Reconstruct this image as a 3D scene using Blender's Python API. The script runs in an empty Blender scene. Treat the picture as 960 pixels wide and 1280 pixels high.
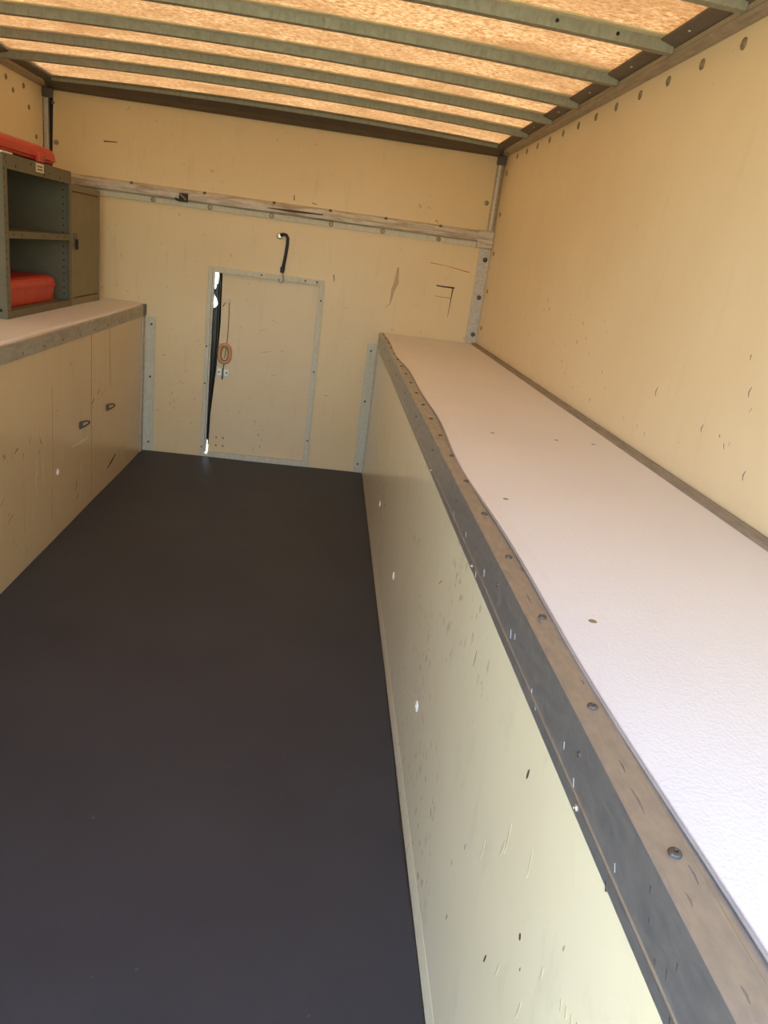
import bpy, bmesh, math, random
from mathutils import Vector, Matrix
random.seed(7)
S = bpy.context.scene
C = S.collection
PI = math.pi

# ------------------------------------------------------------------ camera, sky, sun, exposure
cd = bpy.data.cameras.new('camera')
cam = bpy.data.objects.new('camera', cd); C.objects.link(cam)
fw = Vector((0.09874284, 0.94166888, -0.32172904)).normalized()
rt = Vector((0.99008126, -0.06049549, 0.12680457)).normalized()
up = rt.cross(fw).normalized()
cam.matrix_world = Matrix(((rt.x, up.x, -fw.x, 0.3442), (rt.y, up.y, -fw.y, 0.0), (rt.z, up.z, -fw.z, 1.1957), (0, 0, 0, 1)))
cd.sensor_fit = 'VERTICAL'; cd.sensor_height = 36; cd.lens = 932.42 * 36 / 1280
cd.clip_start = 0.02
S.camera = cam

w = bpy.data.worlds.new('sky'); S.world = w; w.use_nodes = True
wn = w.node_tree.nodes; wl = w.node_tree.links
bg = wn['Background']
sky = wn.new('ShaderNodeTexSky'); sky.sky_type = 'NISHITA'
sky.sun_disc = False; sky.sun_elevation = math.radians(58); sky.sun_rotation = math.radians(-70)
sky.air_density = 1.0; sky.dust_density = 1.8; sky.ozone_density = 1.0
wl.new(sky.outputs[0], bg.inputs[0]); bg.inputs[1].default_value = 1.1

sd = bpy.data.lights.new('sun', 'SUN'); sd.energy = 5.0; sd.angle = math.radians(0.6); sd.color = (1.0, 0.95, 0.86)
sun = bpy.data.objects.new('sun', sd); C.objects.link(sun)
sun.rotation_euler = Vector((-0.50, 0.28, 0.95)).to_track_quat('Z', 'Y').to_euler()

S.view_settings.view_transform = 'Standard'; S.view_settings.look = 'None'
S.view_settings.exposure = 0.45; S.view_settings.gamma = 1.0
S.view_settings.use_curve_mapping = False
S.cycles.diffuse_bounces = 8
S.cycles.max_bounces = 12

# ------------------------------------------------------------------ dimensions (metres)
L = 4.147                      # bulkhead
YR = -0.05                     # open rear end
XL, XR = -1.125, 1.158          # side walls
FL, FR = -0.625, 0.625         # faces of the two benches
HB = 0.800                     # bench height
XC, HW = 0.0165, 1.1415          # roof centre and half width
ZR = 1.784                     # roof at its edges
def arch(x, rise=0.028): return rise * (1 - ((x - XC) / HW) ** 2)

# ------------------------------------------------------------------ materials
def nt(name):
    m = bpy.data.materials.new(name); m.use_nodes = True
    n = m.node_tree.nodes; l = m.node_tree.links
    return m, n, l, n['Principled BSDF']
def pos(n, l, scale=(1, 1, 1)):
    g = n.new('ShaderNodeNewGeometry'); mp = n.new('ShaderNodeMapping')
    mp.inputs['Scale'].default_value = scale
    l.new(g.outputs['Position'], mp.inputs['Vector']); return mp.outputs[0]
def noise(n, l, vec, scale, detail=4, rough=0.55, dist=0.0):
    t = n.new('ShaderNodeTexNoise'); t.inputs['Scale'].default_value = scale
    t.inputs['Detail'].default_value = detail; t.inputs['Roughness'].default_value = rough
    t.inputs['Distortion'].default_value = dist
    l.new(vec, t.inputs['Vector']); return t.outputs['Fac']
def ramp(n, l, fac, stops):
    r = n.new('ShaderNodeValToRGB'); e = r.color_ramp.elements
    while len(e) < len(stops): e.new(0.5)
    for k, (p, c) in enumerate(stops):
        e[k].position = p; e[k].color = c if len(c) == 4 else (*c, 1)
    l.new(fac, r.inputs[0]); return r.outputs[0]
def mixc(n, l, fac, a, b, mode='MIX'):
    x = n.new('ShaderNodeMix'); x.data_type = 'RGBA'; x.blend_type = mode
    for sock, v in ((x.inputs[0], fac), (x.inputs[6], a), (x.inputs[7], b)):
        if isinstance(v, (int, float)): sock.default_value = v
        elif isinstance(v, (tuple, list)): sock.default_value = (*v, 1)
        else: l.new(v, sock)
    return x.outputs[2]
def bump(n, l, b, h, strength=0.3, dist=0.002):
    k = n.new('ShaderNodeBump'); k.inputs['Strength'].default_value = strength; k.inputs['Distance'].default_value = dist
    l.new(h, k.inputs['Height']); l.new(k.outputs[0], b.inputs['Normal'])
g1 = lambda v: (v, v, v)

def cream(name, base, rough=0.42, streak=(1, 1, 0.15), dirt=0.5, coat=0.0, spots=0.66, grime=(.36, .26, .15)):
    m, n, l, b = nt(name)
    p = pos(n, l)
    big = noise(n, l, p, 1.7, 5, .6)
    c = mixc(n, l, ramp(n, l, big, [(.35, g1(0)), (.7, g1(1))]), base, tuple(v * k for v, k in zip(base, (.94, .91, .86))))
    st = noise(n, l, pos(n, l, streak), 26, 5, .65, .3)
    c = mixc(n, l, ramp(n, l, st, [(.56, g1(0)), (.72, g1(dirt * .45))]), c, tuple(v * .72 for v in base))
    sp = noise(n, l, pos(n, l, (1, 1, .8)), 46, 3, .5)
    patch = noise(n, l, p, 2.6, 3, .5)
    a = ramp(n, l, sp, [(spots, g1(0)), (spots + .03, g1(1))])
    q = ramp(n, l, patch, [(.5, g1(0)), (.66, g1(1))])
    f = mixc(n, l, 1.0, a, q, 'MULTIPLY')
    f = mixc(n, l, 1.0, f, g1(dirt * 1.3 if dirt * 1.3 < 1 else 1), 'MULTIPLY')
    c = mixc(n, l, f, c, grime)
    l.new(c, b.inputs['Base Color'])
    b.inputs['Roughness'].default_value = rough
    b.inputs['Coat Weight'].default_value = coat; b.inputs['Coat Roughness'].default_value = 0.12
    bump(n, l, b, noise(n, l, p, 140, 2), .06, .001)
    return m
def metal(name, base, rough=0.45, metallic=0.85, stain=(.25, .17, .10), amount=.5, stretch=(6, 1, 6), scale=14):
    m, n, l, b = nt(name)
    p = pos(n, l)
    s = noise(n, l, pos(n, l, stretch), scale, 6, .65, .2)
    c = mixc(n, l, ramp(n, l, s, [(.45, g1(0)), (.68, g1(amount))]), base, stain)
    f = noise(n, l, p, 60, 4, .6)
    c = mixc(n, l, ramp(n, l, f, [(.4, g1(0)), (.75, g1(.35))]), c, tuple(v * .6 for v in base))
    l.new(c, b.inputs['Base Color'])
    b.inputs['Metallic'].default_value = metallic
    l.new(ramp(n, l, s, [(.3, g1(rough * .8)), (.75, g1(min(1, rough * 1.4)))]), b.inputs['Roughness'])
    bump(n, l, b, f, .08, .001)
    return m
def plain(name, base, rough=.5, metallic=0.0, var=.2, scale=40):
    m, n, l, b = nt(name)
    f = noise(n, l, pos(n, l), scale, 4, .6)
    l.new(mixc(n, l, ramp(n, l, f, [(.35, g1(0)), (.75, g1(1))]), base, tuple(v * (1 - var) for v in base)), b.inputs['Base Color'])
    b.inputs['Roughness'].default_value = rough; b.inputs['Metallic'].default_value = metallic
    return m

M = {}
M['wall'] = cream('cream_wall_panel', (.85, .73, .48), .45, spots=.70, dirt=.4)
M['bulkhead'] = cream('cream_bulkhead_panel', (.75, .60, .33), .42, dirt=.55, spots=.68)
M['door'] = cream('cream_door_panel', (.73, .595, .35), .42, dirt=.7, spots=.66)
M['bench_side'] = cream('glossy_bench_panel', (.86, .79, .56), .38, dirt=.75, coat=.55, spots=.62, streak=(1, .6, .3), grime=(.50, .42, .27))
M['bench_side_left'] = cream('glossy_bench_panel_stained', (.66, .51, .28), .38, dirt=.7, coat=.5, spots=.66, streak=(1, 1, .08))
M['alu'] = metal('dull_aluminium', (.56, .52, .42), .5, .45, amount=.35)
M['alu_pale'] = metal('pale_aluminium_strip', (.62, .60, .46), .6, .15, amount=.25, stain=(.42, .38, .28), stretch=(6, 6, 1))
M['angle'] = metal('scuffed_aluminium_angle', (.50, .51, .52), .40, .85, amount=.4, stain=(.30, .265, .245), stretch=(7, 2, 7))
M['angle_dull'] = metal('grimy_aluminium_angle', (.46, .43, .36), .5, .5, amount=.45, stain=(.30, .25, .18), stretch=(9, 1.5, 5), scale=8)
M['rub_rail'] = metal('grimy_rub_rail', (.62, .56, .44), .55, .35, amount=.75, stain=(.25, .16, .09), stretch=(1, 5, 7), scale=7)
M['cant'] = metal('brown_stained_rail', (.42, .36, .26), .5, .35, amount=.4)
M['cant_pale'] = plain('pale_rail_lip', (.50, .42, .28), .5, .2)
M['cant_dark'] = plain('dark_roof_edge', (.16, .13, .095), .7)
M['bow'] = metal('galvanised_bow', (.33, .325, .225), .55, .25, amount=.45, stain=(.19, .185, .14), stretch=(9, 9, 1), scale=12)
M['header'] = plain('brown_header', (.10, .078, .055), .42, 0, .25, 12)
M['black'] = plain('black_rubber', (.012, .012, .012), .18, 0, .2)
M['strap'] = plain('black_webbing', (.018, .014, .015), .6)
M['rivet'] = plain('dull_rivet', (.34, .29, .20), .4, .6)
M['rivet_dark'] = plain('dark_rivet', (.12, .10, .085), .45, .5)
M['steel'] = plain('grey_green_steel', (.155, .14, .082), .75, .0, .15, 20)
M['steel_door'] = plain('grey_green_steel_door', (.24, .205, .12), .7, .0, .15, 12)
M['hole'] = plain('dark_hole', (.02, .018, .014), .9)
M['red'] = plain('red_plastic', (.56, .045, .022), .42, 0, .25, 16)
M['label'] = plain('cream_card', (.72, .66, .48), .6)
M['daylight_spot'] = plain('white_daylight_spot', (.9, .9, .88), .4, 0, .03)  # white colour standing in for daylight through small holes
M['cord'] = plain('brown_cord', (.22, .13, .06), .8)
M['ring'] = plain('amber_plastic', (.60, .31, .13), .35)
M['rust'] = plain('rust_streak', (.33, .19, .08), .7)
M['scuff'] = plain('black_scuff', (.07, .05, .035), .8)
M['redmark'] = plain('red_crayon', (.62, .20, .08), .8)
M['stain'] = plain('brown_stain', (.50, .38, .20), .6)
M['grime'] = plain('brown_grime', (.20, .155, .125), .7)
M['pale'] = plain('pale_scratch', (.86, .80, .60), .5)
M['faint'] = plain('faint_stain', (.62, .53, .34), .6)
M['edge_shade'] = plain('grey_edge_shade', (.36, .33, .31), .6)  # shade along the bench sheet's edge, put in as grey
M['flange'] = plain('lit_bow_flange', (.70, .62, .38), .6)  # light on the bow flange put in as a paler colour
M['zinc'] = plain('zinc_hook', (.6, .58, .5), .3, .9)
M['dirtywood'] = metal('weathered_strip', (.30, .26, .20), .65, .15, amount=.5, stain=(.15, .12, .09), stretch=(9, .8, 9))
M['inside'] = plain('grey_box_interior', (.15, .14, .12), .9)
M['ply'] = plain('dark_floor_board', (.09, .08, .07), .8)

m, n, l, b = nt('white_stippled_sheet')                              # bench tops
p = pos(n, l)
v = n.new('ShaderNodeTexVoronoi'); v.inputs['Scale'].default_value = 260; l.new(p, v.inputs['Vector'])
f = noise(n, l, p, 1.8, 4)
c = mixc(n, l, ramp(n, l, f, [(.4, g1(0)), (.7, g1(1))]), (.77, .76, .74), (.73, .715, .70))
sp = noise(n, l, p, 32, 2, .5)
c = mixc(n, l, ramp(n, l, sp, [(.77, g1(0)), (.80, g1(.6))]), c, (.4, .34, .28))
l.new(c, b.inputs['Base Color']); b.inputs['Roughness'].default_value = .5
bump(n, l, b, v.outputs['Distance'], .22, .0015)
M['sheet'] = m

m, n, l, b = nt('black_rubber_mat')
p = pos(n, l)
f = noise(n, l, p, 2.2, 5, .6)
c = mixc(n, l, ramp(n, l, f, [(.35, g1(0)), (.75, g1(1))]), (.028, .032, .043), (.040, .044, .055))
sp = noise(n, l, p, 60, 2, .5)
c = mixc(n, l, ramp(n, l, sp, [(.76, g1(0)), (.80, g1(.5))]), c, (.12, .115, .11))
l.new(c, b.inputs['Base Color']); b.inputs['Roughness'].default_value = .58
b.inputs['Specular IOR Level'].default_value = .5
bump(n, l, b, noise(n, l, p, 220, 3), .25, .002)
M['mat'] = m

m, n, l, b = nt('translucent_roof_sheet')                            # GRP roof lit by the sun from above
p = pos(n, l, (.55, 1, 1))
a = noise(n, l, pos(n, l, (.7, 1, 1)), 85, 8, .74, .2)
bg_ = noise(n, l, p, 5.0, 6, .65, .6)
c = ramp(n, l, a, [(.32, (.24, .085, .022)), (.45, (.58, .28, .085)), (.56, (.84, .49, .19)), (.70, (1.0, .74, .40))])
c = mixc(n, l, ramp(n, l, bg_, [(.42, g1(0)), (.66, g1(.8))]), c, (.44, .20, .062))
tr = n.new('ShaderNodeBsdfTranslucent'); l.new(c, tr.inputs[0])
df = n.new('ShaderNodeBsdfDiffuse'); l.new(mixc(n, l, 1.0, c, (.5, .5, .5), 'MULTIPLY'), df.inputs[0])
mx = n.new('ShaderNodeMixShader'); mx.inputs[0].default_value = .20
l.new(df.outputs[0], mx.inputs[1]); l.new(tr.outputs[0], mx.inputs[2])
l.new(mx.outputs[0], n['Material Output'].inputs['Surface'])
M['roof'] = m

m, n, l, b = nt('grass_yard')
p = pos(n, l)
f = noise(n, l, p, 3, 8, .7)
l.new(ramp(n, l, f, [(.3, (.25, .25, .13)), (.7, (.40, .37, .24))]), b.inputs['Base Color']); b.inputs['Roughness'].default_value = .9
M['grass'] = m

# ------------------------------------------------------------------ builders
ORG = {}
def empty(name, loc, label=None, cat=None, group=None, kind=None):
    o = bpy.data.objects.new(name, None); C.objects.link(o); o.location = loc; o.empty_display_size = .05
    ORG[o.name] = Vector(loc); tag(o, label, cat, group, kind); return o
def tag(o, label=None, cat=None, group=None, kind=None):
    if label: o['label'] = label
    if cat: o['category'] = cat
    if group: o['group'] = group
    if kind: o['kind'] = kind
    return o
def link(name, me, mat, parent=None, org=None):
    o = bpy.data.objects.new(name, me); C.objects.link(o)
    if mat is not None and not me.materials: me.materials.append(M[mat])
    if parent: o.parent = parent; ORG[o.name] = ORG[parent.name]
    else:
        o.location = org or (0, 0, 0); ORG[o.name] = Vector(org or (0, 0, 0))
    return o
def obj(name, bm, mat, parent=None, org=None, smooth=False, bevel=0, seg=2):
    """bm is in world coordinates"""
    bmesh.ops.remove_doubles(bm, verts=bm.verts, dist=1e-6)
    bmesh.ops.recalc_face_normals(bm, faces=bm.faces)
    if bevel:
        bmesh.ops.bevel(bm, geom=[e for e in bm.edges if len(e.link_faces) == 2 and e.calc_face_angle(0) > .5], offset=bevel, segments=seg, affect='EDGES', profile=.6)
    o0 = ORG[parent.name] if parent else Vector(org or (0, 0, 0))
    bmesh.ops.translate(bm, verts=bm.verts, vec=-o0)
    me = bpy.data.meshes.new(name); bm.to_mesh(me); bm.free()
    if smooth:
        for f in me.polygons: f.use_smooth = True
    return link(name, me, mat, parent, org)
def struct(name, bm, mat, **k):
    o = obj(name, bm, mat, **k); o['kind'] = 'structure'; return o
def box(x0, x1, y0, y1, z0, z1, bm=None):
    bm = bm or bmesh.new()
    v = [bm.verts.new((x, y, z)) for x in (x0, x1) for y in (y0, y1) for z in (z0, z1)]
    for q in ((0, 1, 3, 2), (4, 6, 7, 5), (0, 4, 5, 1), (2, 3, 7, 6), (0, 2, 6, 4), (1, 5, 7, 3)): bm.faces.new([v[i] for i in q])
    return bm
def prism(poly, axis, a, b, bm=None):
    """extrude a 2-D polygon along an axis; poly given in the two other axes in order"""
    bm = bm or bmesh.new()
    def P(u, v, t): return {0: (t, u, v), 1: (u, t, v), 2: (u, v, t)}[axis]
    A = [bm.verts.new(P(u, v, a)) for u, v in poly]; B = [bm.verts.new(P(u, v, b)) for u, v in poly]
    k = len(poly)
    for i in range(k): bm.faces.new((A[i], A[(i + 1) % k], B[(i + 1) % k], B[i]))
    bm.faces.new(A); bm.faces.new(B[::-1]); return bm
def sweep(sections, bm=None, caps=True):
    """loft between closed rings"""
    bm = bm or bmesh.new()
    R = [[bm.verts.new(p) for p in s] for s in sections]; k = len(R[0])
    for A, B in zip(R, R[1:]):
        for i in range(k): bm.faces.new((A[i], A[(i + 1) % k], B[(i + 1) % k], B[i]))
    if caps: bm.faces.new(R[0]); bm.faces.new(R[-1][::-1])
    return bm
def tube(pts, r, seg=8, bm=None, closed=False, flat=None):
    """round tube along points; flat=(direction, factor) squashes it"""
    pts = [Vector(p) for p in pts]; rings = []; k = len(pts); ref = None
    for i, p in enumerate(pts):
        if closed: t = pts[(i + 1) % k] - pts[i - 1]
        else: t = pts[min(i + 1, k - 1)] - pts[max(i - 1, 0)]
        t.normalize()
        if ref is None: ref = t.orthogonal().normalized()
        ref = (ref - ref.dot(t) * t).normalized(); bi = t.cross(ref)
        rr = r[i] if isinstance(r, (list, tuple)) else r
        ring = []
        for j in range(seg):
            a = 2 * PI * j / seg; d = (ref * math.cos(a) + bi * math.sin(a)) * rr
            if flat: d -= flat[0] * d.dot(flat[0]) * (1 - flat[1])
            ring.append(p + d)
        rings.append(ring)
    if closed:
        bm = bm or bmesh.new()
        R = [[bm.verts.new(q) for q in s] for s in rings]
        for i in range(k):
            A, B = R[i], R[(i + 1) % k]
            for j in range(seg): bm.faces.new((A[j], A[(j + 1) % seg], B[(j + 1) % seg], B[j]))
        return bm
    return sweep(rings, bm)
def dome(r, h, axis='x', sgn=1, seg=12, hole=True):
    """rivet head: low dome with a dimple, facing sgn*axis, base at the origin"""
    bm = bmesh.new(); prof = [(1, 0), (1, .35), (.86, .75), (.55, 1), (.36, 1)] + ([(.26, .55)] if hole else [])
    rings = []
    for rr, hh in prof:
        ring = []
        for j in range(seg):
            a = 2 * PI * j / seg; u, v, t = rr * r * math.cos(a), rr * r * math.sin(a), hh * h * sgn
            ring.append({'x': (t, u, v), 'y': (u, t, v), 'z': (u, v, t)}[axis])
        rings.append(ring)
    sweep(rings, bm); bmesh.ops.recalc_face_normals(bm, faces=bm.faces)
    me = bpy.data.meshes.new('rivet'); bm.to_mesh(me); bm.free(); return me
RIV = {}
def rivet(parent, at, r=.011, h=.005, axis='x', sgn=1, mat='rivet', name='rivet'):
    key = (r, h, axis, sgn, mat)
    if key not in RIV: RIV[key] = dome(r, h, axis, sgn); RIV[key].materials.append(M[mat])
    o = bpy.data.objects.new(name, RIV[key]); C.objects.link(o); o.parent = parent
    o.location = Vector(at) - ORG[parent.name]; ORG[o.name] = Vector(at); return o
def ribbon(name, parent, pts, width, normal, mat, t=.0006):
    """thin mark lying on a surface: points on the surface, each with its own width"""
    nrm = Vector(normal); P = [Vector(q) for q in pts]; secs = []
    for i, q in enumerate(P):
        d = (P[min(i + 1, len(P) - 1)] - P[max(i - 1, 0)]).normalized(); s = nrm.cross(d).normalized()
        wd = (width[i] if isinstance(width, (list, tuple)) else width) / 2
        secs.append([q - s * wd - nrm * .001, q + s * wd - nrm * .001, q + s * wd * .8 + nrm * t, q - s * wd * .8 + nrm * t])
    return obj(name, sweep(secs), mat, parent)

# ------------------------------------------------------------------ the setting
struct('ground', box(-40, 40, -40, 40, -1.0, -.95), 'grass')
struct('floor', box(XL, XR, YR, L + .1, -.06, -.002), 'ply')

wr = struct('wall_right', box(XR, XR + .03, YR, L + .05, 0, 1.79), 'wall', org=(XR, 2, 0))
wleft = struct('wall_left', box(XL - .03, XL, YR, L + .05, 0, 1.79), 'wall', org=(XL, 2, 0))
for k in range(21):
    y = 3.88 - .1915 * k
    if y < .2: break
    rivet(wr, (XR, y, 1.716 + .0045 * (y - 1.8)), .0125, .004, 'x', -1)
    rivet(wleft, (XL, y + .02, 1.711), .0125, .004, 'x', 1)
for z in (1.664, 1.47, 1.28, 1.09, .90): rivet(wr, (XR, 4.06, z), .0115, .004, 'x', -1)
for (y, z) in ((3.958, 1.633), (4.041, 1.52), (3.78, 1.672)): rivet(wleft, (XL, y, z), .0115, .004, 'x', 1)
# scuffs low on the right wall
for k in range(46):
    y = 1.25 + 2.4 * random.random() ** 1.1; z = .86 + .27 * random.random() ** 1.6; s = random.uniform(.004, .012)
    ribbon('scuff_mark', wr, [(XR, y, z), (XR, y + s * random.uniform(-.6, .6), z - s)], [.003 * random.uniform(.5, 1.2), .001], (-1, 0, 0), random.choice(['grime', 'stain', 'faint', 'faint']))
for (y, z, s) in ((1.78, .98, .022), (1.52, .945, .018), (1.38, 1.05, .02), (2.45, 1.02, .016), (1.21, 1.14, .018), (1.19, 1.10, .012), (1.32, .90, .02)):
    ribbon('scuff_mark', wr, [(XR, y, z), (XR, y + s * .25, z - s * .5), (XR, y + s * .1, z - s)], [.001, .0035, .001], (-1, 0, 0), 'grime')

# bulkhead: a sheet with the small door opening cut out
DX0, DX1, DZ0, DZ1 = -.285, .285, .018, 1.018
xs = [XL - .03, DX0, DX1, XR + .03]; zs = [-.05, DZ0, DZ1, 1.86]
bm = bmesh.new(); V = {}
for iy, y in enumerate((L, L + .045)):
    for i, x in enumerate(xs):
        for j, z in enumerate(zs): V[iy, i, j] = bm.verts.new((x, y, z))
cells = [(i, j) for i in range(3) for j in range(3) if (i, j) != (1, 1)]
for i, j in cells:
    for iy in (0, 1): bm.faces.new((V[iy, i, j], V[iy, i + 1, j], V[iy, i + 1, j + 1], V[iy, i, j + 1]))
for i in range(3):
    for j in (0, 3): bm.faces.new((V[0, i, j], V[0, i + 1, j], V[1, i + 1, j], V[1, i, j]))
for j in range(3):
    for i in (0, 3): bm.faces.new((V[0, i, j], V[0, i, j + 1], V[1, i, j + 1], V[1, i, j]))
for a, bb in (((1, 1), (2, 1)), ((1, 2), (2, 2)), ((1, 1), (1, 2)), ((2, 1), (2, 2))):
    bm.faces.new((V[0, *a], V[0, *bb], V[1, *bb], V[1, *a]))
wf = struct('wall_front', bm, 'bulkhead', org=(0, L, 0))
# upper sheet, proud of the rest, with a black gap at its left edge
up_ = obj('upper_panel', prism([(-1.078, 1.743), (-1.088, 1.37), (1.139, 1.37), (1.113, 1.743)], 1, L - .006, L + .002), 'bulkhead', wf, bevel=.001)
obj('gap_seal', box(-1.0985, -1.076, L - .003, L + .002, 1.38, 1.745), 'hole', wf)
rivet(wf, (-1.066, L - .006, 1.516), .012, .006, 'y', -1)
rivet(wf, (-1.079, L - .004, 1.69), .008, .006, 'y', -1)
rivet(wf, (1.093, L - .006, 1.522), .012, .006, 'y', -1)
# marks on the bulkhead
def B(x, z, d=0): return (x, L - d, z)
N = (0, -1, 0)
ribbon('scuff_mark', wf, [B(.895, 1.085), B(.93, 1.083), B(.995, 1.083)], [.007, .008, .010], N, 'scuff')
ribbon('scuff_mark', wf, [B(.986, 1.085), B(.984, 1.02), B(.98, .93)], [.008, .005, .002], N, 'scuff')
ribbon('scuff_mark', wf, [B(.89, 1.03), B(.985, 1.028)], [.0015, .003], N, 'scuff')
ribbon('crayon_mark', wf, [B(.845, 1.195), B(.93, 1.19), B(1.06, 1.172)], [.005, .003, .006], N, 'redmark')
ribbon('drip_stain', wf, [B(.68, 1.15), B(.68, 1.07), B(.667, 1.03), B(.66, .96), B(.635, .935)], [.010, .030, .022, .006, .003], N, 'stain')
ribbon('scuff_mark', wf, [B(.345, 1.07), B(.352, 1.035)], [.006, .003], N, 'scuff')
ribbon('scuff_mark', wf, [B(-.84, 1.552, .006), B(-.775, 1.556, .006)], [.007, .004], N, 'scuff')
ribbon('scuff_mark', wf, [B(.105, 1.43, .006), B(.108, 1.405, .006)], [.004, .006], N, 'scuff')
ribbon('scuff_mark', wf, [B(.20, 1.405, .006), B(.225, 1.40, .006)], [.004, .003], N, 'scuff')
for k in range(40):
    x = random.choice([random.uniform(-.82, -.32), random.uniform(-.6, -.35), random.uniform(.32, 1.08)]); z = random.uniform(.1, 1.24)
    if x > .6 and z < .85: continue
    if x < -.6 and z < .85: continue
    s = random.uniform(.006, .022); a = random.choice([0, 0, random.uniform(0, 3)])
    ribbon('scuff_mark', wf, [B(x, z), B(x + s * math.cos(a), z + s * math.sin(a))], [.0025, .001], N, random.choice(['stain', 'scuff', 'stain']))
for (x, z) in ((-.47, .35), (-.46, .31), (-.455, .27), (-.44, .325), (-.48, .29), (-.43, .42)):
    ribbon('scuff_mark', wf, [B(x, z), B(x + .004, z - .016)], [.004, .002], N, 'stain')

# ceiling: arched translucent sheet over steel bows
bm = bmesh.new(); nx = 24; rows = []
for y in (YR, 1.0, 2.0, 3.0, L + .05):
    rows.append([bm.verts.new((XL + (XR - XL) * i / nx, y, ZR + .004 + arch(XL + (XR - XL) * i / nx))) for i in range(nx + 1)])
for A, Bq in zip(rows, rows[1:]):
    for i in range(nx): bm.faces.new((A[i], A[i + 1], Bq[i + 1], Bq[i]))
ceil = struct('ceiling', bm, 'roof', smooth=True, org=(XC, 2, ZR))
ZB = 1.757
def bow(yb):
    secs = []
    for i in range(25):
        x = -1.088 + (1.122 + 1.088) * i / 24
        z0 = ZB + arch(x); z1 = ZR + arch(x) + .003
        secs.append([(x, yb, z0), (x, yb - .026, z0), (x, yb - .034, z1 - .004), (x, yb - .054, z1 - .004), (x, yb - .054, z1),
                     (x, yb + .022, z1), (x, yb + .022, z1 - .004), (x, yb + .010, z1 - .004)])
    o = obj('roof_bow', sweep(secs), 'bow', ceil)
    fl = [[(x, yb - .0335, z - .0052), (x, yb - .050, z - .0052), (x, yb - .056, z - .003), (x, yb - .056, z + .0005), (x, yb - .0335, z - .0035)] for x, z in [(-1.055 + 2.145 * i / 24, ZR + .003 + arch(-1.055 + 2.145 * i / 24)) for i in range(25)]]
    obj('bow_flange', sweep(fl), 'flange', o)  # strip over the near flange, coloured as if lit
    return o
bows = [bow(y) for y in (.23, .60, .97, 1.36, 1.75, 2.105, 2.49, 2.87, 3.215, 3.59)]
for px in (.82, .975):
    x = px; zz = ZB + arch(x) + .015
    t = bmesh.new(); sweep([[(x + .0045 * math.cos(a * PI / 4), 2.105 - .030 - .0025 * d, zz + .0045 * math.sin(a * PI / 4)) for a in range(8)] for d in (0, 1)], t)
    obj('bolt_hole', t, 'hole', bows[5])

# side rails under the roof edge, with the dark flange the sun cannot shine through
def cant(s, xw):
    P = lambda d, z: (xw - s * d, z)
    rail = prism([P(-.03, 1.748), P(.004, 1.748), P(.024, 1.752), P(.032, 1.757), P(.033, 1.768), P(.028, 1.771), P(.020, 1.766), P(-.03, 1.764)], 1, YR, L)
    o = struct('trim_1' if s > 0 else 'trim_2', rail, 'cant', org=(xw, 2, 1.75))
    fl = prism([P(-.03, 1.766), P(.02, 1.768), P(.073, 1.781), P(.073, 1.786), P(-.03, 1.786)], 1, YR, L)
    obj('rail_lip', prism([P(.0335, 1.7585), P(.0345, 1.7685), P(.030, 1.7725), P(.028, 1.7705), P(.0325, 1.767)], 1, YR, L - .02), 'cant_pale', o)
    obj('roof_flange', fl, 'cant_dark', o)
    return o
c1 = cant(1, XR); c2 = cant(-1, XL)
for k in range(10):
    y = 3.42 - .36 * k
    if y < .3: break
    for c_, s, xw in ((c1, 1, XR), (c2, -1, XL)): rivet(c_, (xw - s * .055, y - .03, 1.7755), .004, .003, 'z', -1, 'zinc')
# opaque edge of the roof outside, folded over the sheet
for s, xw, nme in ((1, XR, 'trim_3'), (-1, XL, 'trim_4')):
    struct(nme, prism([(xw + s * .04, 1.74), (xw + s * .04, 1.808), (xw - s * .073, 1.818), (xw - s * .073, 1.812), (xw + s * .032, 1.802), (xw + s * .032, 1.74)], 1, YR, L + .06), 'alu', org=(xw, 2, 1.8))

# header across the bulkhead top: rounded brown box
secs = []
for i in range(25):
    x = XL + .03 + (XR - XL - .06) * i / 24; a = arch(x)
    secs.append([(x, L + .02, 1.742 + a * .08), (x, L - .020, 1.748 + a * .1), (x, L - .065, 1.755 + a * .35), (x, L - .098, 1.766 + a * .8), (x, L - .104, 1.776 + a), (x, L - .100, ZR + a), (x, L + .02, ZR + a)])
hd = struct('trim_5', sweep(secs), 'header', org=(0, L, 1.75))
secs = []
for i in range(25):
    x = XL + .075 + (XR - XL - .15) * i / 24; a = arch(x)
    secs.append([(x, L - .1055, 1.766 + a * .85), (x, L - .1075, 1.781 + a), (x, L - .135, 1.785 + a), (x, L - .135, 1.782 + a), (x, L - .110, 1.777 + a)])
obj('header_flange', sweep(secs), 'bow', hd)
for s, xw in ((1, XR), (-1, XL)):
    obj('corner_block', box(xw - s * .046, xw - s * .003, L - .030, L - .001, 1.706, 1.75), 'header', hd, bevel=.004)

# corner posts of the bulkhead
bm = sweep([[(1.1345 + .020 * math.cos(a * PI / 6), L - .024 * max(0, math.sin(a * PI / 6)) + (.002 if a in (7, 8, 9, 10, 11) else 0), z) for a in range(12)] for z in (1.385, 1.706)])
struct('trim_6', bm, 'alu', org=(1.1345, L, 1.38), smooth=False)
t7 = struct('trim_7', box(1.096, XR - .003, L - .006, L + .001, .803, 1.303), 'alu', org=(1.13, L, .8), bevel=.0015)
for z in (1.245, 1.051, .855): rivet(t7, (1.133, L - .006, z), .0125, .006, 'y', -1, 'rivet_dark')
t8 = struct('trim_8', box(-1.122, -1.0995, L - .018, L + .001, .803, 1.708), 'alu', org=(-1.11, L, .8), bevel=.004)

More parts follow.
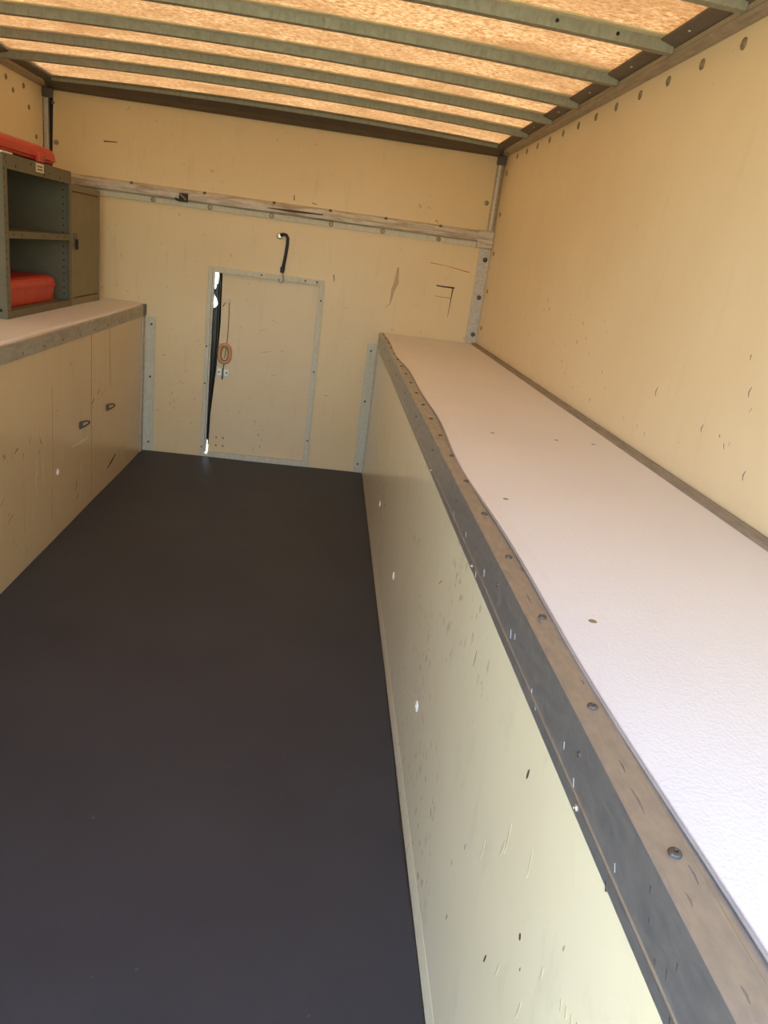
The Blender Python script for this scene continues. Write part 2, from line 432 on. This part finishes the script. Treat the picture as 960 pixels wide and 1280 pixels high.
# rub rail across the bulkhead
prof = [(L + .001, 1.303), (L - .006, 1.303), (L - .007, 1.328), (L - .012, 1.332), (L - .024, 1.336), (L - .026, 1.345), (L - .026, 1.372), (L - .022, 1.381), (L - .012, 1.385), (L + .001, 1.386)]
rr = struct('trim_9', prism(prof, 0, -1.098, XR - .004), 'rub_rail', org=(0, L, 1.34))
obj('lower_lip', box(-1.08, XR - .09, L - .0085, L - .005, 1.3035, 1.3265), 'alu_pale', rr, bevel=.0008)
obj('end_piece', prism([(L - .029, 1.303), (L - .029, 1.379), (L - .024, 1.388), (L, 1.388), (L, 1.300), (L - .02, 1.300)], 0, XR - .085, XR - .003), 'rub_rail', rr)
for x in (-.595, -.312, 0, .306, .574, .871, -.88): rivet(rr, (x, L - .0085, 1.3165), .0125, .005, 'y', -1)
for x in (-.70, -.34, .009, .296, .583, .87): rivet(rr, (x, L - .020, 1.378), .009, .006, 'y', -1, 'rivet_dark')
ribbon('grime_streak', rr, [(-.02 + .0, L - .026, 1.352), (.1, L - .026, 1.352), (.26, L - .026, 1.355)], [.004, .014, .006], N, 'scuff')
ribbon('grime_streak', rr, [(.32, L - .026, 1.360), (.5, L - .026, 1.356), (.72, L - .026, 1.352), (.85, L - .026, 1.356)], [.004, .010, .008, .003], N, 'stain')

# aluminium corner strips where the benches meet the bulkhead
def corner_strip(name, x0, x1, xb, s):
    bm = prism([(x0, L - .005), (x1, L - .005), (x1, L + .001), (x0, L + .001)], 2, 0, .738)
    o = struct(name, bm, 'alu_pale', org=((x0 + x1) / 2, L, 0), bevel=.001)
    obj('return_leg', box(min(xb, xb + s * .005), max(xb, xb + s * .005), L - .055, L - .004, .004, .738), 'alu', o, bevel=.001)
    for z in (.70, .42, .055): rivet(o, ((x0 + x1) / 2 + .006 * s, L - .005, z), .006, .003, 'y', -1, 'rivet_dark')
    return o
corner_strip('trim_10', FL + .001, -.566, FL, 1)
corner_strip('trim_11', .566, FR - .001, FR, -1)

# ------------------------------------------------------------------ the small door in the bulkhead
d = struct('door_1', prism([(-.262, .036), (-.258, .25), (-.238, .52), (-.230, .75), (-.234, 1.012), (.281, 1.012), (.281, .036)], 1, L + .008, L + .03), 'door', org=(0, L, 0), bevel=.0015)
def fr(name, x0, x1, z0, z1, y0=L - .010, y1=L + .03): return obj(name, box(x0, x1, y0, y1, z0, z1), 'alu_pale', d, bevel=.0015)
fr('frame_jamb', -.303, -.283, .0, 1.034); fr('frame_jamb', .276, .303, .0, 1.010); fr('frame_head', -.283, .300, 1.006, 1.034)
fr('frame_sill', -.262, .276, .004, .036)
obj('frame_stop', box(-.283, -.274, L + .002, L + .04, .03, 1.006), 'alu', d)
# bent rubber seal in the gap: daylight shows where it leaves the jamb
prof = [(-.266, .070), (-.274, .10), (-.279, .30), (-.279, .60), (-.278, .818), (-.262, .828), (-.254, .845), (-.262, .872), (-.272, .885), (-.276, .915), (-.268, .922), (-.2665, .93), (-.2645, .945), (-.258, .948), (-.256, 1.012), (-.215, 1.012), (-.215, .3), (-.243, .07)]
obj('rubber_seal', prism(prof, 1, L + .034, L + .048), 'black', d, bevel=.002)
bead = [(-.244 - .016 * max(0, 1 - z / .5), L + .026, .07 + z) for z in [k * .0465 for k in range(21)]]
obj('seal_bead', tube(bead, .009, 8), 'black', d, smooth=True)
for z in (.93, .55, .16): rivet(d, (.291, L - .010, z), .005, .003, 'y', -1, 'rivet_dark')
for x in (-.03, .20, .262): rivet(d, (x, L - .010, 1.021), .005, .003, 'y', -1, 'rivet_dark')
for z in (.62, .42, .06): rivet(d, (-.295, L - .010, z), .005, .003, 'y', -1, 'rivet_dark')
for x in (-.219, -.181):
    for z in (.118, .072): rivet(d, (x, L + .008, z), .0055, .002, 'y', -1, 'rust')
YD = L + .008
rivet(d, (-.197, YD, .866), .016, .006, 'y', -1, 'label', 'cord_anchor')
obj('pull_cord', tube([(-.190, YD - .004, .862), (-.187, YD - .004, .80), (-.187, YD - .005, .72), (-.190, YD - .006, .64), (-.196, YD - .010, .575), (-.200, YD - .012, .565)], .0022, 6), 'cord', d)
ribbon('scuff_mark', d, [(-.212, YD, .855), (-.222, YD, .835)], .005, N, 'scuff')
def oval(rx, rz, cx, cz, y, k=28): return [(cx + rx * math.copysign(abs(math.cos(t)) ** .8, math.cos(t)), y, cz + rz * math.copysign(abs(math.sin(t)) ** .8, math.sin(t))) for t in [2 * PI * i / k for i in range(k)]]
pg = obj('pull_grip', tube(oval(.029, .047, -.198, .590, YD - .009), .010, 8, closed=True), 'ring', d, smooth=True)
obj('grip_rim', tube(oval(.019, .037, -.198, .590, YD - .013), .0035, 6, closed=True), 'rust', pg, smooth=True)
obj('latch_cord', tube([(-.198, YD - .008, .545), (-.202, YD - .006, .50), (-.204, YD - .009, .455)], .003, 6), 'cord', d)
lt = obj('latch_plate', box(-.234, -.172, YD - .004, YD, .468, .505), 'zinc', d, bevel=.001)
obj('latch_barrel', box(-.208, -.199, YD - .012, YD - .003, .450, .508), 'rivet_dark', lt, bevel=.002)
for x in (-.224, -.183): rivet(lt, (x, YD - .004, .487), .005, .003, 'y', -1, 'rivet_dark')
for (x, z, dx, dz) in ((.04, .80, .04, -.02), (.0, .62, .05, .01), (-.06, .36, .025, .0), (.15, .42, .012, .002), (.06, .50, .03, .006), (.10, .64, .02, .0), (-.02, .73, .03, .02)):
    ribbon('scuff_mark', d, [(x, YD, z), (x + dx, YD, z + dz)], [.004, .0015], N, 'stain')

# ------------------------------------------------------------------ rubber mat on the floor
bm = bmesh.new(); rows = []; ny = 70
for i in range(ny + 1):
    y = YR + .02 + (L - .012 - YR - .02) * i / ny
    xl = FL + .0015 + .001 * math.sin(y * 7 + 1)
    xr = FR - .008 - .0015 * math.sin(y * 5.3 + .4) - .001 * math.sin(y * 11)
    rows.append([bm.verts.new((xl + (xr - xl) * j / 10, y, .006 + .0012 * math.sin(3 * y + j * .9))) for j in range(11)])
for A, Bq in zip(rows, rows[1:]):
    for j in range(10): bm.faces.new((A[j], A[j + 1], Bq[j + 1], Bq[j]))
top = list(bm.faces)
ex = bmesh.ops.extrude_face_region(bm, geom=top)
bmesh.ops.translate(bm, verts=[g for g in ex['geom'] if isinstance(g, bmesh.types.BMVert)], vec=(0, 0, -.007))
mt = obj('rubber_mat', bm, 'mat', org=(0, 2, 0), smooth=False)
tag(mt, 'black rubber mat covering the floor between the two benches', 'mat')

# ------------------------------------------------------------------ right bench
br = empty('storage_bench', (FR, 2.0, 0), 'long cream bench with white top on the right, dark aluminium edge angle', 'bench')
obj('side_panel', box(FR, FR + .012, YR, L - .001, 0, HB - .004), 'bench_side', br)
obj('carcass', box(FR + .02, XR - .002, YR + .005, L - .003, .0, HB - .008), 'inside', br)
obj('kick_strip', prism([(FR + .001, 0), (FR + .001, .05), (FR - .0006, .046), (FR - .004, .004), (FR - .004, 0)], 1, YR, L - .058), 'bench_side', br)
def wav(y): return .655 + .006 * math.sin(y * 3.1 + .6) + .004 * math.sin(y * 7.3) - .012 * max(0, (y - 2.8) / 1.35)
def sheet(name, parent, xe, x_in, y0, y1, z0, th, s):
    bm = bmesh.new(); R = []
    k = 64
    for i in range(k + 1):
        y = y0 + (y1 - y0) * i / k; x = xe(y)
        lift = .0012 * (1 + math.sin(y * 7.3))
        R.append([(x, y, z0), (x, y, z0 + th * .7 + lift), (x + s * .003, y, z0 + th + lift), (x + s * .03, y, z0 + th), (x_in, y, z0 + th), (x_in, y, z0)])
    sweep(R, bm); return obj(name, bm, 'sheet', parent)
sheet('top_sheet', br, wav, XR - .003, YR, L - .004, HB - .006, .010, 1)
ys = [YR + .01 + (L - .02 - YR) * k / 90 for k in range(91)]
obj('edge_shade_line', tube([(wav(y) - .0005, y, HB + .004 + .0009 * (1 + math.sin(y * 7.3))) for y in ys], .0016, 6), 'edge_shade', br, smooth=True)  # painted shade line where the raised sheet meets the angle
# L-shaped edge angle with a folded line low on its face
ang = [(FR - .004, .723), (FR - .004, .737), (FR - .0052, .739), (FR - .004, .741), (FR - .004, HB + .001), (FR - .002, HB + .003), (.672, HB + .003), (.672, HB - .002), (FR + .001, HB - .002), (FR + .001, .723)]
ea = obj('edge_angle', prism(ang, 1, YR, L - .006), 'angle', br)
for k in range(21):
    y = 4.06 - .1908 * k - .006
    if y < .1: break
    rivet(ea, (.641, y, HB + .003), .0055, .003, 'z', 1, 'rivet_dark')
    if k % 2 == 0: rivet(ea, (FR - .004, y - .04, .775), .0035, .002, 'x', -1, 'rivet_dark')
    if k % 3 == 0: rivet(ea, (FR - .004, y - .06, .730), .004, .002, 'x', -1, 'zinc')
ribbon('bright_scratch', ea, [(FR - .0052, YR + .1, .739), (FR - .0052, 2.4, .739)], .0012, (-1, 0, 0), 'zinc', .0003)
ribbon('bright_scratch', ea, [(.6535, .1, HB + .003), (.6535, .62, HB + .003)], .0008, (0, 0, 1), 'zinc', .0003)
for (y, dy, x) in ((.47, .05, .634), (.52, .03, .637), (.40, .03, .646), (.38, .02, .632), (.845, .06, .636), (.95, .03, .650), (.66, .015, .645), (.31, .02, .635), (.79, .03, .633)):
    ribbon('grime_streak', ea, [(x, y, HB + .003), (x + .001, y + dy * .3, HB + .003), (x + .0005, y + dy * .6, HB + .003)], [.0006, .0022, .0006], (0, 0, 1), 'grime', .0003)
for (y, z, s) in ((.415, .785, .006), (.37, .757, .007), (.362, .772, .005), (.352, .735, .010), (.475, .728, .008), (.72, .733, .006), (.405, .765, .004), (.385, .749, .004)):
    ribbon('scuff_mark', ea, [(FR - .004, y, z), (FR - .004, y - s * .4, z - s)], [.002, .001], (-1, 0, 0), 'scuff', .0003)
for (y, z, s) in ((.86, .757, .012), (.84, .762, .008), (.74, .745, .012), (.72, .74, .010), (1.05, .76, .012), (1.22, .757, .01), (.62, .76, .008), (1.1, .735, .012), (.47, .752, .008), (.58, .748, .012), (1.35, .75, .012)):
    ribbon('bright_scratch', ea, [(FR - .004, y, z), (FR - .004, y - s * .5, z - s * .8)], [.002, .0006], (-1, 0, 0), 'zinc', .0003)
# strip along the wall
obj('wall_strip', prism([(XR - .002, HB + .003), (XR - .002, HB + .012), (XR - .010, HB + .0135), (XR - .026, HB + .009), (XR - .031, HB + .003)], 1, YR, L - .004), 'dirtywood', br)
# white discs standing in for daylight holes, gouges and scratches on the side
for (y, z) in ((2.874, .246), (2.134, .259), (1.422, .261)): rivet(br, (FR, y, z), .0125, .003, 'x', -1, 'daylight_spot', 'white_daylight_spot')
X = (-1, 0, 0)
def blot(name, parent, c, u, ln, wd, normal, mat):
    c = Vector(c); u = Vector(u).normalized()
    ribbon(name, parent, [c + u * ln * t for t in (-.5, -.38, -.15, .15, .38, .5)], [wd * k for k in (.2, .65, 1, .95, .6, .15)], normal, mat, .0004)
for (y, z, ln, wd, mt_) in ((.703, .654, .016, .006, 'scuff'), (.706, .364, .018, .0045, 'scuff'), (.62, .50, .009, .007, 'scuff'), (.60, .475, .006, .003, 'grime'), (.72, .545, .05, .006, 'faint'), (.73, .52, .03, .008, 'faint'), (.64, .585, .04, .004, 'faint'),
                            (.9, .22, .012, .004, 'grime'), (.93, .30, .010, .003, 'grime'), (.88, .38, .012, .003, 'grime'), (1.35, .52, .03, .003, 'faint'), (1.02, .62, .03, .003, 'grime'), (.66, .40, .03, .005, 'faint'), (1.75, .53, .018, .003, 'grime'), (1.82, .51, .022, .003, 'grime'), (.55, .53, .02, .005, 'faint'), (.58, .44, .03, .006, 'faint'), (.52, .60, .008, .004, 'stain'), (.80, .45, .04, .004, 'faint')):
    blot('gouge_mark', br, (FR, y, z), (0, random.uniform(-.3, .1), 1), ln, wd, X, mt_)
for k in range(22):
    y = random.uniform(1.0, 2.7); z = random.uniform(.1, .69); s = random.uniform(.02, .07)
    ribbon('scratch_mark', br, [(FR, y, z), (FR, y - s * random.uniform(-.4, .3), z - s)], [.0014, .0006], X, 'faint', .0002)
for k in range(7):
    y = .50 - .012 * k; ribbon('gouge_mark', br, [(FR, y, .56 + .006 * k), (FR, y - .004, .55 + .006 * k)], .0016, X, 'stain')
ribbon('crayon_mark', br, [(FR, 1.40, .573), (FR, 1.375, .592)], .003, X, 'redmark')
ribbon('scuff_mark', br, [(FR, 3.42, .36), (FR, 3.30, .28)], [.010, .004], X, 'stain')
# rust-coloured nail heads on the top
for (x, y) in ((.705, .81), (1.06, 1.86), (.70, 1.29), (.96, 1.86), (.79, 1.86)):
    rivet(br, (x, y, HB + .0035), .0055, .0015, 'z', 1, 'rivet', 'nail_head')

# ------------------------------------------------------------------ left bench
bl = empty('storage_bench', (FL, 2.0, 0), 'long stained cream bench on the left carrying the grey shelves', 'bench')
for a, bq in ((YR, 1.30), (1.303, 3.228), (3.231, L - .001)):
    obj('side_panel', box(FL - .012, FL, a, bq, 0, HB - .004), 'bench_side_left', bl)
obj('carcass', box(XL + .002, FL - .014, YR + .005, L - .003, 0, HB - .008), 'inside', bl)
def wavl(y): return FL - .006 + .004 * math.sin(y * 4.1) + .0015 * math.sin(y * 13)
sheet('top_sheet', bl, wavl, XL + .003, YR, L - .004, HB - .005, .009, -1)
ang = [(FL + .004, .740), (FL + .004, HB - .006), (FL + .002, HB - .004), (FL - .03, HB - .0045), (FL - .03, HB - .009), (FL - .001, HB - .009), (FL - .001, .740)]
eb = obj('edge_angle', prism(ang, 1, YR, L - .045), 'angle_dull', bl)
obj('end_bracket', box(FL - .004, FL + .010, L - .048, L - .006, .742, HB), 'rivet_dark', bl, bevel=.003)
for k in range(14):
    y = 4.02 - .19 * k
    rivet(eb, (FL + .004, y, .755), .004, .002, 'x', 1, 'grime')
X = (1, 0, 0)
for (y, z) in ((3.099, .387), (3.478, .384)):      # folding lashing rings
    pts = [(FL + .006 + .020 * math.sin(PI * i / 12) * .6, y - .012 + .058 * math.sin(PI * i / 12), z + .011 * math.cos(PI * i / 12)) for i in range(13)]
    rg = obj('lashing_ring', tube(pts, .0036, 6), 'rivet_dark', bl, smooth=True)
    obj('ring_bracket', box(FL, FL + .008, y - .030, y - .008, z - .015, z + .015), 'rivet_dark', rg, bevel=.002)
rivet(bl, (FL, 2.812, .263), .0125, .003, 'x', 1, 'daylight_spot', 'white_daylight_spot')  # white disc in place of a hole showing daylight
ribbon('rust_streak', bl, [(FL, 3.2295, .74), (FL, 3.2295, .40), (FL, 3.2295, .03)], [.006, .006, .004], X, 'rust')
ribbon('rust_streak', bl, [(FL, 3.493, .74), (FL, 3.50, .62), (FL, 3.514, .47)], [.005, .007, .004], X, 'rust')
ribbon('rust_streak', bl, [(FL, 2.767, .60), (FL, 2.765, .45), (FL, 2.752, .25), (FL, 2.744, .09)], [.002, .003, .004, .005], X, 'rust')
ribbon('black_slot', bl, [(FL, 3.47, .088), (FL, 3.55, .104), (FL, 3.61, .122)], [.006, .014, .007], X, 'hole')
ribbon('bright_edge', bl, [(FL, 3.455, .078), (FL, 3.55, .092)], .004, X, 'zinc')
for (y, z, dy, dz, wd) in ((2.42, .44, .03, .012, .010), (2.97, .66, .004, -.015, .005), (2.64, .44, .02, -.03, .006), (2.62, .40, .01, -.02, .006), (3.23, .44, .04, .02, .010), (3.32, .47, .03, .02, .008), (3.02, .12, .02, .05, .012), (3.05, .10, -.02, -.02, .010), (2.35, .22, .04, .02, .004), (2.3, .30, .03, .02, .003), (3.38, .45, .01, .015, .005), (2.80, .5, .02, .004, .003), (3.60, .66, .01, .008, .004)):
    ribbon('scuff_mark', bl, [(FL, y, z), (FL, y + dy * .5, z + dz * .6), (FL, y + dy, z + dz)], [wd * .5, wd, wd * .4], X, 'rust')
for k in range(18):
    y = random.uniform(2.3, 3.9); z = random.uniform(.1, .7); s = random.uniform(.04, .16)
    ribbon('drip_stain', bl, [(FL, y, z), (FL, y + .002, max(.02, z - s))], [.0016, .0010], X, 'stain')
ribbon('pale_scrape', bl, [(FL, 2.98, .318), (FL, 3.10, .312), (FL, 3.19, .309)], [.004, .016, .005], X, 'label')

# ------------------------------------------------------------------ grey steel shelf unit on the left bench
ZT = HB + .0045                                    # top of the sheet
XF, XB = -.820, XL + .006
Y0, Y1 = 2.880, 3.585; ZS = 1.366
sh = empty('shelf_unit', (-.96, (Y0 + Y1) / 2, ZT), 'grey-green steel open shelf unit with two compartments holding red cases', 'shelf')
T = .003
def st(name, *a, mat='steel', bev=.0008): return obj(name, box(*a), mat, sh, bevel=bev)
sp = st('side_panel', XB, XF - .001, Y0, Y0 + T, ZT, ZS); st('side_panel', XB, XF - .001, Y1 - T, Y1, ZT, ZS)
st('back_panel', XB, XB + T, Y0 + T, Y1 - T, ZT + .002, ZS - .002)
st('top_panel', XB, XF - .001, Y0 + T, Y1 - T, ZS - .003, ZS)
st('front_post', XF - .001, XF + .003, Y0, Y0 + .036, ZT, ZS); st('front_post', XF - .001, XF + .003, Y1 - .026, Y1, ZT, ZS)
tr_ = st('top_rail', XF - .001, XF + .002, Y0 + .036, Y1 - .026, 1.316, ZS)
st('bottom_shelf', XB + .004, XF - .001, Y0 + T, Y1 - T, ZT + .022, ZT + .026)
st('bottom_rail', XF - .001, XF + .002, Y0 + .036, Y1 - .026, ZT, ZT + .027)
mid = st('middle_shelf', XB + .004, XF - .001, Y0 + T, Y1 - T, 1.106, 1.110)
obj('shelf_lip', box(XF - .001, XF + .004, Y0 + .030, Y1 - .020, 1.086, 1.111), 'steel', mid, bevel=.001)
for y in (2.95, 3.03, 3.25, 3.40, 3.50): rivet(mid, (XF + .004, y, 1.099), .0035, .001, 'x', 1, 'hole', 'slot_hole')
for (y, z) in ((2.905, 1.355), (2.91, 1.338), (2.995, 1.33), (3.14, 1.352), (3.33, 1.335), (3.27, 1.325), (3.45, 1.33)): rivet(tr_, (XF + .002, y, z), .0045, .0012, 'x', 1, 'hole', 'slot_hole')
for k in range(18): rivet(sh, (XF + .003, Y0 + .010, ZT + .03 + k * .03), .0028, .001, 'x', 1, 'hole', 'slot_hole')
for k in range(2): rivet(sp, (XF - .02 - .02 * k, Y0, ZT + .03 + .27 * k), .006, .001, 'y', -1, 'hole', 'bolt_head')
for px, k0 in ((XB + .03, 0), (XF - .03, 1)):      # perforated uprights inside, far side
    pm = obj('inner_post', box(px - .014, px + .014, Y1 - T - .002, Y1 - T, ZT + .03, ZS - .004), 'steel', sh)
    for k in range(17): rivet(pm, (px, Y1 - T - .002, ZT + .05 + k * .029), .0035, .001, 'y', -1, 'hole', 'slot_hole')
pm = obj('inner_post', box(XB + T, XB + T + .002, Y0 + .10, Y0 + .13, ZT + .03, ZS - .004), 'steel', sh)
for k in range(17): rivet(pm, (XB + T + .002, Y0 + .115, ZT + .05 + k * .029), .0035, .001, 'x', 1, 'hole', 'slot_hole')
lp = obj('label_plate', box(XF + .002, XF + .0045, 3.185, 3.262, 1.330, 1.362), 'label', sh, bevel=.0005)
for z in (1.3395, 1.3505): obj('label_line', box(XF + .0044, XF + .0050, 3.194, 3.246, z - .0022, z + .0022), 'scuff', lp)
obj('paper_strip', box(XF - .010, XF + .0045, Y0 - .002, Y0 + .085, 1.3645, 1.3705), 'label', sh)

# locker beside it
ZL = 1.318; YL0, YL1 = Y1 + .003, 4.012
lk = empty('steel_locker', (-.96, (YL0 + YL1) / 2, ZT), 'narrow grey-green steel locker with closed door between shelves and bulkhead', 'locker')
obj('body', box(XB, XF - .012, YL0, YL1, ZT, ZL), 'steel_door', lk, bevel=.002)
for nme, a in (('front_stile', (YL0, YL0 + .024, ZT, ZL)), ('front_stile', (YL1 - .014, YL1, ZT, ZL)), ('front_rail', (YL0 + .024, YL1 - .014, ZL - .026, ZL)), ('front_rail', (YL0 + .024, YL1 - .014, ZT, ZT + .030))):
    obj(nme, box(XF - .012, XF, *a), 'steel_door', lk, bevel=.001)
dr = obj('locker_door', box(XF - .010, XF - .004, YL0 + .028, YL1 - .018, ZT + .034, ZL - .031), 'steel_door', lk, bevel=.002)
obj('door_handle', box(XF - .004, XF + .003, YL0 + .038, YL0 + .078, 1.062, 1.118), 'rivet_dark', dr, bevel=.003)
obj('door_latch', box(XF + .002, XF + .012, YL0 + .048, YL0 + .066, 1.048, 1.092), 'hole', dr, bevel=.003)

# ------------------------------------------------------------------ red cases
def case(name, x0, x1, y0, y1, z0, zl, z1, label, latches):
    o = empty(name, ((x0 + x1) / 2, (y0 + y1) / 2, z0), label, 'case', 'red cases at the grey shelves')
    bs = [(x0 + .004, x1 - .010, y0 + .01, y1 - .012, z0), (x0, x1 - .004, y0 + .004, y1 - .005, zl - .004)]
    obj('base', sweep([[(a, c, z), (b_, c, z), (b_, e, z), (a, e, z)] for a, b_, c, e, z in bs]), 'red', o, bevel=.006, seg=3)
    obj('rim', box(x0 - .002, x1 + .001, y0 - .001, y1 + .001, zl - .004, zl + .002), 'red', o, bevel=.0015)
    hh = z1 - zl; ls = [(0, zl + .001), (.003, zl + hh * .55), (.010, zl + hh * .82), (.024, z1)]
    obj('lid', sweep([[(x0 + t, y0 + t, z), (x1 - .002 - t, y0 + t, z), (x1 - .002 - t, y1 - t, z), (x0 + t, y1 - t, z)] for t, z in ls]), 'red', o, bevel=.004, seg=2)
    for y in latches:
        la = obj('latch', box(x1 - .006, x1 + .010, y - .028, y + .028, zl - .020, zl + .012), 'red', o, bevel=.003)
        obj('latch_pin', box(x1 + .008, x1 + .012, y + .018, y + .026, zl - .016, zl + .004), 'rivet_dark', la)
    return o
case('plastic_case', -1.06, -.850, 2.93, 3.478, ZT + .027, .898, .937, 'red plastic case lying inside the lower shelf compartment', ())
tc = case('plastic_case', -1.07, -.822, 2.70, 3.420, ZS + .0055, 1.388, 1.432, 'flat red plastic case lying on top of the shelf unit', (3.235,))

# ------------------------------------------------------------------ strap with hook above the door, small black clip on the rub rail
sb = empty('hook_strap', (.05, L, 1.0), 'short black strap with a metal S-hook hanging above the small door', 'strap')
rivet(sb, (.049, L, 1.226), .017, .008, 'y', -1, 'zinc', 'anchor_bolt')
path = [(.052, L - .012, 1.229), (.068, L - .013, 1.236), (.082, L - .013, 1.234), (.091, L - .013, 1.220), (.091, L - .012, 1.19), (.087, L - .011, 1.14), (.081, L - .011, 1.09), (.077, L - .011, 1.068)]
obj('webbing', tube(path, .0085, 10, flat=(Vector((0, 1, 0)), .4)), 'strap', sb, smooth=True)
obj('crimp', tube([(.077, L - .013, 1.074), (.0755, L - .013, 1.046)], [.0125, .0105], 10, flat=(Vector((0, 1, 0)), .6)), 'strap', sb)
hk = [(.076, L - .013, 1.052), (.080, L - .014, 1.038), (.085, L - .015, 1.024), (.086, L - .016, 1.008), (.079, L - .016, .996), (.069, L - .016, .996), (.062, L - .016, 1.006), (.062, L - .016, 1.016)]
obj('s_hook', tube(hk, .0028, 8), 'rivet', sb, smooth=True)

cl = empty('rail_clip', (-.441, L - .027, 1.343), 'small square black clip fixed to the rub rail left of the door', 'clip')
obj('plate', box(-.464, -.419, L - .034, L - .0265, 1.324, 1.365), 'strap', cl, bevel=.002)
obj('tongue', tube([(-.460, L - .036, 1.360), (-.440, L - .040, 1.345), (-.428, L - .037, 1.334)], .004, 6), 'rivet', cl)
obj('tail', tube([(-.462, L - .032, 1.329), (-.474, L - .029, 1.332), (-.482, L - .028, 1.338)], .0055, 6), 'strap', cl)
